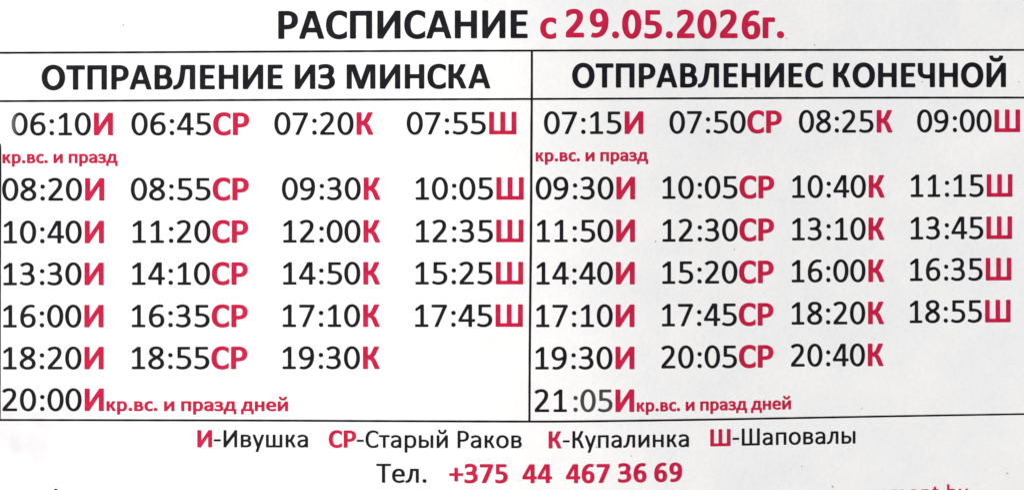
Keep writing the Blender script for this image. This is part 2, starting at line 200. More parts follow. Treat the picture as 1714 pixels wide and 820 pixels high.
    ('R', 'С', 7, 74, 3, '0,489 2,543 6,591 13,639 23,683 36,726 52,768 71,805 92,840 115,871 143,901 172,926 203,948 236,967 273,984 311,996 351,1005 394,1011 436,1014 481,1013 528,1007 572,998 614,985 654,969 694,948 719,932 725,924 728,916 730,818 727,795 718,786 712,785 706,787 648,834 606,862 559,884 509,899 457,906 411,904 366,896 323,880 286,857 252,827 223,789 198,746 178,696 163,639 153,581 149,517 149,446 155,384 166,326 183,271 205,224 232,184 264,152 301,127 344,109 392,99 448,96 499,102 544,114 587,131 644,162 708,208 718,212 726,207 730,188 730,98 728,82 721,71 711,63 688,50 637,27 586,9 536,-3 483,-10 431,-12 368,-8 312,2 263,17 218,37 177,62 139,92 107,127 80,164 54,211 35,257 20,308 9,364 2,426'),
    ('R', 'Р', 13, 64.4, 6, '0,46 0,962 1,981 5,991 10,996 17,998 43,1000 296,1000 342,997 383,991 443,976 496,954 541,925 561,908 578,889 605,852 625,808 638,761 643,708 642,652 633,598 617,552 593,509 563,473 527,443 484,419 434,400 387,388 334,380 293,378 171,377 158,376 151,372 145,363 143,348 142,34 139,12 132,4 118,0 17,2 8,6 3,13 0,24/142,848 143,513 145,497 151,488 158,484 169,483 264,483 317,486 358,492 393,503 422,518 446,537 464,561 480,592 490,629 496,676 495,717 489,758 477,793 461,823 440,847 412,867 374,882 331,891 281,894 174,894 157,892 149,887 145,879'),
    ('R', 'Т', 1.5, 76, 1.5, '0,944 0,976 3,989 11,997 26,1001 726,1001 744,999 754,993 758,987 760,977 759,922 755,908 746,901 724,899 474,899 459,895 451,887 448,877 448,862 448,369 447,36 445,13 441,7 436,3 419,0 327,0 316,3 308,8 304,18 303,36 302,858 300,884 292,895 276,899 18,900 8,904 3,912 0,923'),
    ('R', '9', 5.2, 66.8, 8.2, '668,588 665,509 656,436 641,362 621,297 596,238 565,182 527,132 485,90 436,53 380,23 322,3 260,-9 221,-13 182,-14 119,-7 84,1 52,12 40,20 36,31 41,46 70,93 80,107 89,114 101,114 136,101 171,95 204,94 246,99 284,108 317,121 349,139 379,162 410,194 438,233 463,278 482,323 499,378 504,408 501,416 495,420 486,420 472,416 411,399 349,390 286,389 229,396 175,412 127,435 86,467 55,503 40,526 27,552 17,578 9,606 1,664 2,733 7,764 13,793 22,821 33,846 46,870 62,893 79,913 99,933 139,962 185,985 239,1001 295,1010 357,1011 412,1005 465,990 511,968 547,942 580,908 606,871 628,827 645,777 658,719 665,657/524,602 521,657 515,704 507,747 494,787 478,822 460,849 438,872 414,888 379,900 337,904 291,900 251,889 220,872 195,850 173,819 158,784 149,746 144,703 146,658 153,616 166,581 182,553 204,530 230,513 265,501 305,496 352,500 401,511 455,532 503,561 513,569 520,578 523,588'),
    ('B', ' ', 17.3, 0, 17.3, ''),
    ('B', 'Р', 10.4, 70.5, 2.1, '0,48 0,959 1,979 6,991 13,997 24,999 109,1002 319,1002 374,1000 423,994 488,979 546,955 572,941 595,924 616,907 636,886 665,844 685,798 698,747 704,691 701,632 690,577 671,527 644,483 612,448 576,419 533,394 484,375 438,362 387,353 333,349 231,347 218,345 211,340 206,330 204,314 203,29 201,14 193,5 184,1 169,0 19,1 9,6 3,14 0,26/204,804 204,531 206,514 212,504 219,500 229,498 292,498 344,501 383,507 413,517 438,531 458,549 473,569 484,597 492,631 496,671 495,706 490,742 481,774 469,797 452,816 437,827 419,836 377,847 321,852 233,852 217,849 208,842 205,829'),
    ('B', 'А', 2.9, 91.5, 2.9, '9,18 16,47 328,966 336,984 343,993 353,998 368,1000 556,1000 577,998 589,990 595,981 601,966 728,574 903,36 907,17 905,11 901,5 892,1 879,0 752,0 732,1 719,6 712,14 706,28 645,212 639,220 632,226 622,229 607,230 308,230 283,227 272,221 264,207 204,28 198,14 191,6 181,2 167,0 32,0 22,2 14,5 10,11/333,408 334,401 339,395 347,392 359,390 553,390 568,392 577,399 579,409 576,426 498,663 468,752 463,758 458,761 453,760 447,754 438,732 366,517 336,426'),
    ('B', 'С', 4.6, 75.2, 2.1, '0,489 2,544 7,594 16,646 27,692 42,737 60,777 82,816 108,853 137,887 166,914 201,940 237,962 277,981 318,996 361,1006 407,1014 449,1017 501,1017 541,1014 581,1008 626,998 667,985 711,967 739,951 749,939 752,922 752,767 750,743 743,736 732,738 674,784 634,811 592,833 547,849 503,856 456,857 414,851 377,839 343,820 313,796 287,763 263,723 245,678 230,628 221,574 217,514 217,453 223,392 234,338 249,290 270,247 294,212 322,185 355,164 394,150 441,142 489,141 538,148 583,161 628,182 672,209 732,255 742,256 748,252 751,243 752,228 752,82 751,64 745,52 736,44 718,34 654,9 598,-6 539,-16 482,-20 424,-18 368,-11 316,0 266,17 221,39 179,65 141,97 108,132 79,172 56,214 36,263 20,314 9,368 2,427'),
    ('B', 'П', 10.4, 79.5, 10.4, '0,48 0,967 2,982 6,991 13,997 26,1000 757,1000 777,998 788,992 794,981 795,961 795,118 794,24 791,12 783,4 774,1 761,0 618,0 602,5 597,9 593,17 591,44 591,796 590,814 586,824 576,831 558,834 229,833 217,830 209,824 205,816 204,802 204,43 202,17 194,6 178,0 22,1 11,5 3,13 1,24'),
    ('B', 'О', 4.9, 96, 4.9, '0,499 2,554 8,608 18,661 34,711 53,758 75,801 103,842 133,879 167,912 204,942 243,966 288,988 333,1004 379,1015 428,1022 478,1024 528,1022 578,1016 624,1005 669,989 714,967 754,943 792,913 825,881 856,844 883,803 906,761 926,713 941,663 952,611 958,557 960,501 958,446 952,392 942,339 926,289 907,242 885,199 857,158 827,121 793,88 756,58 717,34 672,12 627,-4 581,-15 532,-22 482,-24 432,-22 382,-16 336,-5 291,11 246,33 206,57 168,87 135,119 104,156 77,197 54,239 34,287 19,337 8,389 2,443/220,501 225,427 238,362 249,329 261,299 276,272 292,247 311,224 332,203 353,186 377,172 401,161 426,153 452,148 479,146 507,148 533,153 558,160 582,171 606,185 627,202 648,223 667,246 683,271 698,298 711,328 722,361 735,426 740,499 735,573 722,638 711,671 699,701 684,728 668,753 649,776 628,797 607,814 583,828 559,839 534,847 508,852 481,854 453,852 427,847 402,840 378,829 354,815 333,798 312,777 293,754 277,729 262,702 249,672 238,639 225,574'),
    ('B', 'Т', 1.8, 76, 1.8, '0,882 1,979 8,993 22,999 722,1000 742,998 753,992 758,984 760,972 760,867 757,848 749,838 741,835 726,834 509,833 494,830 486,821 483,811 483,794 482,396 482,38 482,22 478,12 468,3 448,0 307,0 293,2 284,8 279,18 278,37 277,791 275,818 267,829 251,833 38,834 18,835 8,840 3,848 0,859'),
    ('B', 'В', 10.4, 73.5, 4.5, '0,48 0,961 1,981 7,992 16,998 32,1000 328,1001 407,996 477,982 513,971 546,957 577,940 602,921 627,897 644,873 660,846 671,817 678,784 681,749 679,713 674,678 665,648 654,619 638,591 614,556 611,543 617,531 651,503 674,479 691,457 705,432 718,402 727,369 733,334 735,298 730,244 718,194 698,151 669,111 648,89 623,70 596,52 567,38 533,25 498,15 459,7 419,2 352,-1 106,-1 24,1 12,4 4,12 1,24/204,399 204,176 207,159 214,150 223,146 236,145 352,145 387,146 418,151 448,159 473,172 493,189 507,209 516,236 521,271 522,309 519,343 513,371 505,391 492,408 474,421 441,436 397,445 348,447 229,447 216,443 208,436 204,423/204,807 204,622 207,606 215,597 234,593 316,593 352,595 378,599 403,608 424,621 442,638 455,658 464,682 470,712 472,742 471,778 468,796 462,809 452,821 438,831 406,845 363,853 323,855 228,854 216,851 208,843 204,831'),
    ('B', 'Л', 0.5, 89.5, 11.4, '-12,26 -7,119 -5,132 -1,139 12,146 56,151 84,158 109,169 131,184 153,207 174,237 194,276 212,319 228,372 244,433 257,503 269,578 289,746 304,962 308,979 314,990 322,996 333,999 861,1000 879,998 890,989 894,978 895,959 895,137 895,26 892,13 884,5 876,1 862,0 722,0 704,3 695,12 692,22 691,39 691,788 690,814 687,823 682,828 667,833 512,833 497,827 492,820 489,811 476,676 462,562 445,458 426,369 408,307 389,253 367,204 343,162 309,117 268,77 224,47 174,23 138,11 101,3 61,-2 22,-4 6,-2 -4,2 -11,11'),
    ('B', 'Е', 10.4, 60.5, 8, '0,48 0,957 3,986 7,992 14,997 42,1000 571,1000 591,997 601,988 605,968 605,879 601,864 591,855 567,853 237,852 221,851 212,846 206,836 204,819 204,628 205,607 208,599 213,594 229,589 519,589 536,586 545,578 549,569 550,558 550,468 546,453 536,444 513,441 236,441 219,439 210,433 205,423 204,408 204,172 207,162 212,154 219,150 231,148 567,147 591,145 600,137 605,122 605,34 602,14 598,8 592,3 572,0 28,0 13,3 4,11 1,23'),
    ('B', 'Н', 10.4, 79.5, 10.4, '0,48 0,961 1,981 7,992 16,998 29,1000 169,1000 189,997 200,988 203,978 204,963 204,617 206,606 211,598 218,593 231,590 554,590 571,591 581,595 588,604 591,621 591,963 592,979 596,989 605,997 621,1000 758,1000 778,998 788,992 793,982 795,932 795,39 794,19 788,8 779,2 766,0 626,0 606,3 595,12 592,22 591,37 591,404 588,416 583,423 574,428 562,430 241,430 224,429 214,425 207,416 204,399 204,37 203,21 199,11 191,3 176,0 21,1 9,6 3,13 1,24'),
    ('B', 'И', 10.4, 83.3, 10.4, '0,48 0,961 1,981 7,992 16,998 29,1000 173,1000 192,996 198,991 201,984 204,958 204,408 207,383 209,378 214,375 221,377 229,385 262,432 613,946 622,961 631,986 636,993 646,998 662,1000 796,1000 816,998 826,992 831,982 832,932 832,39 831,19 826,8 817,2 803,0 659,0 641,4 634,9 631,16 629,42 629,612 626,637 623,642 618,645 612,643 604,636 581,602 219,51 197,7 188,2 173,0 19,1 9,6 3,14 0,26'),
    ('B', 'Й', 10.4, 83.3, 10.4, '0,48 0,961 1,981 7,992 16,998 29,1000 173,1000 192,996 198,991 201,984 204,958 204,408 207,383 209,378 214,375 221,377 229,385 262,432 613,946 622,961 631,986 636,993 646,998 662,1000 796,1000 816,998 826,992 831,982 832,932 832,39 831,19 826,8 817,2 803,0 659,0 641,4 634,9 631,16 629,42 629,612 626,637 623,642 618,645 612,643 604,636 581,602 219,51 197,7 188,2 173,0 19,1 9,6 3,14 0,26|119,1277 120,1286 124,1293 129,1298 138,1301 237,1307 258,1307 267,1302 272,1296 283,1262 292,1244 303,1232 317,1222 339,1212 367,1206 396,1203 434,1203 461,1205 486,1211 506,1218 522,1228 532,1237 540,1248 548,1264 557,1294 562,1301 569,1306 589,1308 686,1302 697,1299 704,1296 708,1289 711,1281 707,1247 694,1207 674,1168 647,1134 613,1106 573,1084 526,1067 474,1058 416,1054 356,1058 307,1067 262,1082 224,1101 191,1127 163,1158 142,1193 126,1236'),
    ('B', 'З', 3.9, 68, 5.8, '0,73 0,176 3,188 9,195 17,196 26,194 77,172 119,158 184,143 229,138 273,138 308,139 342,144 371,152 396,163 416,176 432,192 444,211 452,232 457,259 460,291 456,338 452,357 446,372 437,386 426,397 412,408 396,416 358,429 313,435 104,438 96,441 89,446 85,453 83,463 83,567 87,581 94,588 113,592 251,593 302,597 327,602 349,611 368,622 385,637 397,653 407,672 415,694 421,721 424,753 425,797 423,812 417,825 407,836 393,845 374,852 353,858 302,863 239,861 192,854 147,840 97,818 39,785 26,783 18,791 15,804 15,936 17,956 26,968 42,977 82,991 132,1004 186,1013 241,1019 296,1020 342,1018 383,1013 426,1005 463,995 499,982 529,967 557,949 580,929 596,912 610,893 622,872 631,849 643,803 644,751 637,694 622,643 598,594 562,544 560,532 567,519 598,492 621,468 638,444 652,420 664,390 673,358 678,324 680,289 675,239 664,194 645,152 620,114 587,80 549,51 507,28 456,8 387,-9 312,-18 231,-18 146,-10 72,4 33,14 16,21 7,28 2,37'),
    ('B', 'М', 10.4, 118, 10.4, '0,48 0,968 2,983 7,992 16,998 29,1000 317,1000 334,997 346,989 358,964 571,365 581,343 589,337 594,338 599,343 609,364 822,964 834,989 847,998 868,1000 1146,1000 1161,999 1171,994 1178,983 1180,962 1180,107 1179,23 1175,11 1167,3 1146,0 1011,0 994,5 986,16 984,42 984,708 981,744 978,752 973,754 968,750 963,743 948,707 704,38 694,14 682,4 663,0 518,0 504,2 495,6 486,16 478,33 228,717 216,745 211,752 206,754 202,751 199,742 196,706 196,43 194,17 187,6 171,0 22,1 11,5 3,13 1,24'),
    ('B', 'К', 10.4, 74.5, 5, '0,48 0,961 1,981 7,992 16,998 29,1000 169,1000 189,997 200,988 203,978 204,963 204,636 207,619 216,610 226,608 242,611 286,626 314,645 338,671 352,692 366,718 488,977 497,990 508,997 531,1000 678,1000 694,997 702,988 702,978 696,963 595,747 554,661 534,623 503,580 463,537 459,529 458,522 464,510 501,477 529,444 554,409 576,371 724,36 729,18 726,7 718,2 704,0 562,0 539,2 527,8 520,17 513,31 396,297 381,327 364,353 338,383 308,406 271,422 228,432 218,431 211,427 206,419 204,408 204,37 203,21 199,11 191,3 176,0 21,1 9,6 3,13 1,24'),
    ('B', 'Ч', 4.7, 73, 10.4, '0,706 0,974 2,984 7,992 14,997 24,999 176,1000 191,997 199,989 203,979 204,964 204,678 210,624 221,588 236,563 259,544 292,530 338,520 408,518 502,518 514,522 522,529 525,539 526,556 526,968 529,986 538,996 559,1000 696,1000 713,998 723,992 728,983 730,968 730,777 730,32 728,18 724,9 717,3 706,1 554,0 539,3 530,12 527,22 526,37 526,331 524,346 518,356 511,360 498,362 347,363 269,372 228,381 191,393 154,409 123,428 92,452 66,479 44,509 27,543 14,578 5,616 1,657'),
    ('B', 'Ш', 10.4, 120, 10.4, '0,48 0,963 2,984 6,991 11,996 19,999 33,1000 171,1000 181,998 188,994 193,989 196,982 197,956 198,189 200,169 207,158 217,154 232,153 469,153 489,157 496,162 499,168 501,196 501,964 504,984 507,991 512,996 521,999 534,1000 671,1000 688,996 693,991 696,984 699,958 699,451 699,186 701,169 707,159 716,154 732,153 961,153 984,154 996,161 1001,172 1002,191 1003,956 1004,982 1007,989 1013,995 1031,1000 1169,1000 1183,998 1192,993 1198,982 1200,962 1200,43 1198,17 1194,9 1189,4 1178,1 1158,0 31,0 14,3 5,11 1,23'),
    ('B', 'к', 9, 65.5, 2.5, '0,48 0,698 2,717 8,728 17,733 29,735 157,735 176,733 187,726 191,717 192,702 193,482 195,472 199,466 204,462 212,461 228,464 247,473 262,484 275,498 292,526 399,709 415,728 427,733 443,735 579,735 601,732 607,728 609,722 605,706 504,532 458,454 418,402 414,393 415,386 421,376 467,331 498,288 643,34 649,18 648,12 646,7 639,3 631,1 587,0 476,0 462,2 452,7 444,14 436,27 321,229 305,254 288,272 268,285 242,296 217,302 207,301 200,297 195,291 193,281 192,33 191,18 186,8 177,2 162,0 19,1 9,6 3,14 0,26'),
    ('B', 'р', 9, 69.5, 5.5, '0,-222 0,694 1,714 6,726 14,732 28,735 161,735 178,733 199,722 211,720 276,733 328,739 381,739 434,734 464,728 494,719 522,708 547,695 569,680 591,663 611,643 628,621 644,597 657,572 669,542 679,511 691,443 695,366 689,291 675,223 665,192 652,162 637,136 621,111 588,74 549,44 506,20 456,4 402,-6 344,-7 283,-3 216,11 207,11 199,7 194,-2 193,-17 192,-243 188,-258 181,-266 172,-269 157,-270 37,-270 18,-268 8,-263 3,-256 0,-244/192,482 193,222 197,209 203,198 233,171 271,149 313,136 338,133 364,133 384,135 402,140 429,155 452,179 471,216 486,263 494,306 498,353 498,404 493,453 484,494 470,533 455,559 436,579 421,588 404,594 364,600 317,596 273,584 233,563 214,549 202,537 197,528 194,518'),
    ('B', '.', 8.2, 24.2, 8.2, '0,116 2,142 8,166 19,187 33,204 51,218 72,229 94,234 121,236 147,235 171,229 192,218 209,204 223,187 234,166 240,142 241,116 239,89 234,67 223,46 209,28 192,14 171,3 147,-3 121,-5 94,-2 71,4 51,14 33,27 19,44 9,66 3,89'),
    ('B', 'в', 9, 64.5, 5, '0,48 0,698 2,717 8,728 18,733 34,735 303,734 367,728 424,717 457,707 484,695 509,681 529,665 547,646 561,624 571,602 578,577 581,539 575,498 563,462 541,422 539,409 546,398 575,374 593,357 618,321 629,297 637,273 642,247 645,219 641,177 631,139 613,106 588,77 568,61 546,47 521,35 492,25 424,9 347,1 23,1 11,5 3,13 1,24/192,277 193,154 197,141 207,133 226,130 316,130 354,132 386,137 414,144 434,153 448,164 455,179 454,238 451,256 447,269 440,282 429,293 414,303 397,311 366,319 328,324 213,324 202,319 196,312 193,301/192,556 194,476 199,463 211,457 228,455 291,455 316,458 337,463 357,471 372,481 383,494 389,509 394,558 392,572 387,580 378,587 351,597 299,603 228,604 211,602 201,597 195,589 193,578'),
    ('B', 'с', 5, 57.2, 2, '0,364 2,406 6,444 14,482 24,517 37,549 54,581 73,609 94,636 119,659 146,681 176,700 208,716 243,729 278,739 318,746 358,751 416,751 468,745 527,728 551,719 563,710 570,699 572,682 572,557 569,536 563,529 552,529 473,578 444,590 418,597 392,600 362,598 333,593 307,584 283,571 262,555 244,535 229,511 217,482 207,449 201,414 198,377 199,336 203,299 210,264 221,233 234,207 249,186 268,167 289,154 316,144 344,138 377,136 408,139 441,146 473,158 501,172 552,202 562,202 569,196 572,174 572,57 571,39 566,29 558,22 547,16 498,0 452,-10 403,-15 364,-16 316,-12 274,-6 234,5 198,18 164,36 134,56 106,79 81,106 59,136 42,167 27,202 15,239 7,278 2,319'),
    ('B', 'и', 9, 72, 9, '0,48 0,698 2,718 8,728 17,733 31,735 162,735 179,732 189,722 192,697 193,326 196,305 199,299 203,298 209,299 217,305 239,332 511,684 521,701 531,723 537,729 546,733 561,735 683,735 702,733 712,728 717,721 720,708 720,684 720,37 718,17 712,7 703,2 689,0 558,0 541,3 531,13 528,38 527,413 524,433 522,438 517,441 511,439 502,432 469,391 209,51 199,36 189,13 183,6 174,2 159,0 37,0 18,2 8,7 3,14 0,26'),
    ('B', 'й', 9, 72, 9, '0,48 0,698 2,718 8,728 17,733 31,735 162,735 179,732 189,722 192,697 193,326 196,305 199,299 203,298 209,299 217,305 239,332 511,684 521,701 531,723 537,729 546,733 561,735 683,735 702,733 712,728 717,721 720,708 720,684 720,37 718,17 712,7 703,2 689,0 558,0 541,3 531,13 528,38 527,413 524,433 522,438 517,441 511,439 502,432 469,391 209,51 199,36 189,13 183,6 174,2 159,0 37,0 18,2 8,7 3,14 0,26|72,1072 73,1081 76,1088 82,1093 91,1096 186,1102 207,1100 214,1096 220,1088 230,1048 239,1024 251,1007 264,993 285,979 309,970 338,965 369,964 397,967 422,974 443,984 461,998 473,1012 482,1028 491,1051 500,1087 504,1094 509,1099 518,1102 529,1102 623,1097 641,1091 646,1085 648,1077 645,1047 636,1006 617,962 591,923 558,889 521,863 476,842 426,829 369,823 317,826 268,835 222,851 181,874 146,904 117,939 94,980 79,1026'),
    ('B', 'п', 9, 68.5, 9, '0,48 0,704 2,718 7,727 16,733 28,735 647,735 666,734 677,728 683,717 685,698 685,89 684,22 680,11 672,3 652,0 526,0 509,2 499,8 494,18 493,34 492,558 492,574 489,584 479,594 463,597 221,597 208,595 199,590 195,581 193,568 192,41 190,14 181,4 166,0 21,1 9,6 3,13 1,24'),
    ('B', 'а', 5, 64.6, 8.5, '0,206 2,234 8,263 17,289 28,313 43,336 62,357 84,376 109,393 138,408 171,421 206,432 243,440 318,450 436,454 443,457 448,462 452,476 451,502 444,533 437,553 426,568 409,581 389,591 364,598 334,602 302,604 271,602 239,597 209,590 176,577 141,561 61,513 52,511 43,512 34,523 30,543 30,649 32,662 36,672 52,684 96,703 139,718 188,730 232,738 274,741 309,742 363,739 413,732 457,721 497,706 532,688 563,665 588,639 610,608 626,574 640,524 646,466 646,38 645,21 642,11 633,3 618,0 479,0 464,5 448,23 437,27 356,5 287,-3 247,-4 213,-1 181,4 148,12 114,24 86,40 61,59 39,83 22,109 10,138 3,171/190,194 191,171 194,157 202,146 214,137 233,131 256,129 283,130 309,134 336,142 362,154 387,169 413,188 435,208 446,222 452,236 454,254 452,302 447,312 438,318 419,320 356,319 317,316 283,310 258,303 237,294 219,284 206,271 198,258 193,243'),
    ('B', 'з', 2.5, 61.6, 3.5, '0,91 1,177 4,189 12,194 26,192 93,161 147,144 199,134 258,130 331,134 359,140 383,147 402,156 414,167 421,178 424,193 423,239 416,263 410,274 401,285 376,302 342,314 302,320 131,324 123,326 117,331 113,337 111,347 110,431 113,443 118,451 127,455 139,457 298,459 326,463 349,471 373,487 381,497 386,507 393,556 391,566 386,574 377,582 363,589 324,600 272,605 221,602 184,596 146,583 101,563 47,533 32,530 24,536 21,549 20,662 23,679 31,690 44,699 74,710 117,723 159,732 201,738 248,741 332,737 404,725 437,716 467,704 492,692 514,677 543,651 562,622 576,589 581,553 579,516 571,481 556,447 531,409 528,396 534,384 573,343 596,306 605,283 611,259 615,233 616,208 611,171 600,136 582,104 558,77 528,54 492,34 448,18 401,6 333,-3 254,-6 179,-2 111,9 48,25 13,39 6,47 2,56'),
    ('B', 'д', 0.7, 90.5, 1.5, '0,-197 0,109 2,133 7,142 16,148 67,151 77,155 85,161 94,173 110,201 145,273 177,358 203,448 227,562 244,694 251,718 259,730 269,734 287,735 738,735 764,734 777,729 784,719 786,702 786,313 786,182 788,169 791,161 798,154 809,151 888,148 898,142 904,131 905,-212 902,-231 894,-240 886,-244 874,-245 773,-245 757,-243 747,-236 743,-227 741,-213 741,-28 738,-14 732,-6 724,-2 712,0 613,1 568,10 204,10 179,8 168,-1 164,-16 164,-213 162,-228 157,-237 148,-243 134,-245 37,-245 18,-243 8,-238 3,-231 0,-219/298,166 300,158 306,153 327,150 563,150 579,153 588,159 592,169 594,188 594,556 592,580 588,588 583,593 563,597 443,597 429,594 420,587 414,571 391,446 370,364 343,282 301,179'),
    ('B', 'г', 9, 43, 0.5, '0,48 0,697 1,714 5,726 18,734 41,737 404,737 418,733 426,726 429,713 430,689 429,607 426,594 418,587 397,583 218,582 203,578 195,567 193,541 192,37 191,21 188,11 179,3 164,0 19,1 9,6 3,14 0,26'),
    ('B', 'н', 9, 67.5, 9, '0,48 0,698 2,718 8,728 17,733 29,735 157,735 176,733 187,726 191,717 192,702 193,477 195,467 199,460 207,455 217,453 449,453 465,454 475,459 480,469 482,484 483,708 487,723 496,732 516,735 629,735 651,734 662,732 669,726 674,714 675,652 675,37 673,17 667,7 658,2 644,0 516,0 497,3 487,11 484,19 483,34 482,293 479,304 474,311 467,315 454,317 224,317 208,315 199,309 194,299 193,284 192,28 189,13 181,4 172,1 157,0 37,0 18,2 8,7 3,14 0,26'),
    ('B', 'е', 5.5, 71.4, 4.5, '0,369 2,418 9,466 20,508 36,548 56,586 80,619 108,649 141,676 177,697 218,715 262,728 308,736 359,740 408,738 457,732 502,721 557,699 581,684 604,668 625,649 644,628 660,606 674,582 687,555 697,527 705,497 711,464 714,429 714,354 712,339 708,329 702,324 692,321 638,319 596,312 237,311 219,309 210,304 205,293 207,274 218,239 232,210 245,191 262,173 279,160 301,148 334,137 373,130 418,128 471,132 508,138 541,147 577,162 623,187 637,190 647,185 657,173 701,99 708,81 706,69 698,61 653,39 586,17 512,2 442,-3 369,-3 303,5 241,20 186,41 138,69 96,105 62,146 34,194 16,246 4,304/205,447 206,438 211,431 218,427 229,425 479,425 503,428 510,433 514,441 514,466 501,514 483,553 470,571 454,584 434,595 413,603 387,607 357,607 331,604 306,597 287,588 269,576 254,562 241,544 228,523 217,498 208,468'),
    ('B', '0', 5, 70.3, 4.9, '0,499 2,557 6,608 13,659 24,708 38,754 54,797 75,839 97,875 121,908 148,937 179,963 209,983 242,999 277,1011 312,1017 351,1020 388,1018 423,1011 458,1000 491,985 522,964 552,939 580,909 604,877 627,839 647,799 664,756 677,709 688,663 696,611 700,561 702,501 700,441 696,391 688,338 678,292 664,246 647,202 627,161 605,124 581,92 553,62 523,37 492,16 459,1 424,-11 389,-18 352,-20 313,-18 278,-11 243,0 211,16 179,36 149,62 122,91 98,123 76,159 55,201 39,243 25,289 14,338 6,389 2,441/214,501 217,424 224,358 236,298 253,247 273,206 297,174 309,163 323,156 337,151 351,149 366,151 379,156 393,164 405,174 429,206 450,248 466,301 478,362 486,431 488,499 486,568 479,637 467,698 450,751 430,793 407,824 394,836 381,844 367,849 352,851 337,849 323,845 310,837 298,827 273,796 253,754 237,703 224,643 217,577'),
    ('B', '5', 8, 64, 8.2, '0,67 0,162 3,174 9,181 16,183 24,182 106,154 141,146 174,141 214,138 249,139 283,143 313,150 339,159 363,171 381,184 397,201 408,219 417,242 424,269 427,298 425,352 421,378 414,399 407,414 397,427 384,437 368,447 336,459 296,465 67,473 53,477 44,486 41,496 40,513 40,952 41,977 45,989 56,998 74,1000 548,999 562,993 568,982 570,911 570,879 568,866 561,856 549,851 237,850 222,849 212,844 205,836 203,821 203,656 204,642 207,633 212,628 221,624 313,619 362,613 417,601 467,584 502,567 534,546 562,521 586,494 609,457 626,414 636,369 640,318 637,268 627,222 611,178 589,138 567,110 541,84 509,60 476,39 437,22 396,8 351,-3 304,-11 232,-16 172,-14 108,-7 44,6 18,14 6,23 1,38'),
    ('B', '2', 9, 64, 7.2, '0,48 1,141 22,202 38,222 223,417 277,479 318,534 353,589 377,639 393,689 399,738 398,768 393,798 386,818 377,832 362,844 341,853 314,858 284,860 256,858 229,853 202,845 174,834 145,818 114,798 39,739 31,735 23,736 17,746 15,766 15,914 16,928 20,938 28,948 43,958 79,976 116,991 178,1009 242,1018 304,1020 371,1013 428,998 478,976 516,951 546,922 571,886 589,844 601,798 605,747 601,694 591,643 577,599 557,554 532,508 500,459 462,408 414,351 360,291 273,198 264,186 262,174 265,168 269,164 287,160 602,160 626,157 636,148 640,133 640,32 636,12 626,3 606,0 28,0 13,3 4,11 1,23'),
    ('B', '6', 7, 66, 7.2, '-1,422 3,513 13,596 29,671 51,739 80,801 116,856 157,902 204,941 252,969 301,990 357,1006 417,1015 486,1017 538,1011 573,1004 603,995 616,988 622,979 622,967 615,949 575,862 568,852 562,846 554,844 547,844 507,856 478,861 447,861 416,857 384,848 356,835 329,818 306,796 280,764 258,726 238,677 227,637 229,626 233,622 239,620 251,620 297,630 359,636 411,633 462,624 507,607 547,583 582,553 611,514 634,471 643,443 651,413 660,349 661,314 660,279 651,212 635,158 612,110 581,69 562,51 542,36 501,12 449,-6 396,-15 339,-17 286,-13 234,-1 188,17 146,42 111,72 81,106 56,146 35,191 19,241 8,296 1,353/202,382 205,342 211,302 219,266 229,233 242,204 256,182 272,164 289,152 316,142 347,139 379,141 404,150 421,163 434,182 445,209 453,243 457,279 459,317 457,352 452,386 444,417 434,442 422,459 407,471 384,478 356,479 322,474 287,462 250,442 217,417 206,402'),
    ('B', '3', 5, 68, 7.2, '0,76 0,176 3,188 11,195 18,196 27,194 81,172 122,158 186,144 222,140 262,138 304,140 341,146 371,153 398,164 421,178 438,193 450,211 459,231 466,257 468,287 466,333 456,368 448,381 438,393 426,402 409,412 369,425 319,432 127,435 118,437 112,442 108,448 106,458 105,563 108,577 116,585 134,590 271,590 309,594 333,600 353,609 372,621 387,636 399,653 409,674 417,698 422,724 425,756 424,789 421,809 414,824 404,835 391,845 373,852 352,858 302,864 238,861 193,853 149,838 102,816 49,782 36,780 28,787 25,801 25,938 28,957 39,969 59,979 104,995 149,1006 198,1014 251,1019 301,1020 346,1018 384,1013 423,1005 458,995 491,983 519,968 547,950 569,930 586,912 599,893 620,851 632,804 635,753 629,696 615,644 593,597 560,547 557,533 563,522 597,494 619,471 637,447 651,421 664,391 673,357 678,321 679,284 673,236 661,191 641,148 614,111 583,79 543,50 499,27 447,8 377,-9 304,-17 221,-17 143,-9 72,5 33,16 16,24 7,31 2,39'),
    ('B', '7', 6.4, 67.8, 6, '0,888 1,981 8,993 22,999 643,1000 664,997 670,993 674,987 677,968 677,881 677,859 674,846 655,806 356,98 322,18 314,8 303,2 281,0 126,1 116,3 109,6 106,12 106,19 115,48 433,799 439,818 438,829 435,834 429,837 412,840 23,841 11,845 3,853 1,864'),
    ('B', '4', 3, 74, 3.2, '0,256 0,329 2,342 7,353 353,969 363,986 373,995 383,998 398,1000 589,1000 608,998 619,989 623,979 624,963 624,628 624,392 626,369 632,359 642,354 716,352 726,349 733,344 738,337 740,324 740,242 737,221 732,214 726,210 711,208 646,207 634,203 628,196 624,174 623,26 620,12 613,4 604,1 592,0 467,0 449,2 439,8 435,17 433,31 432,183 428,197 418,205 394,207 23,208 11,212 3,221 1,232/204,368 206,362 211,357 219,354 233,353 404,353 419,356 428,363 431,373 432,391 431,743 428,756 422,761 413,755 403,741 214,394 206,378'),
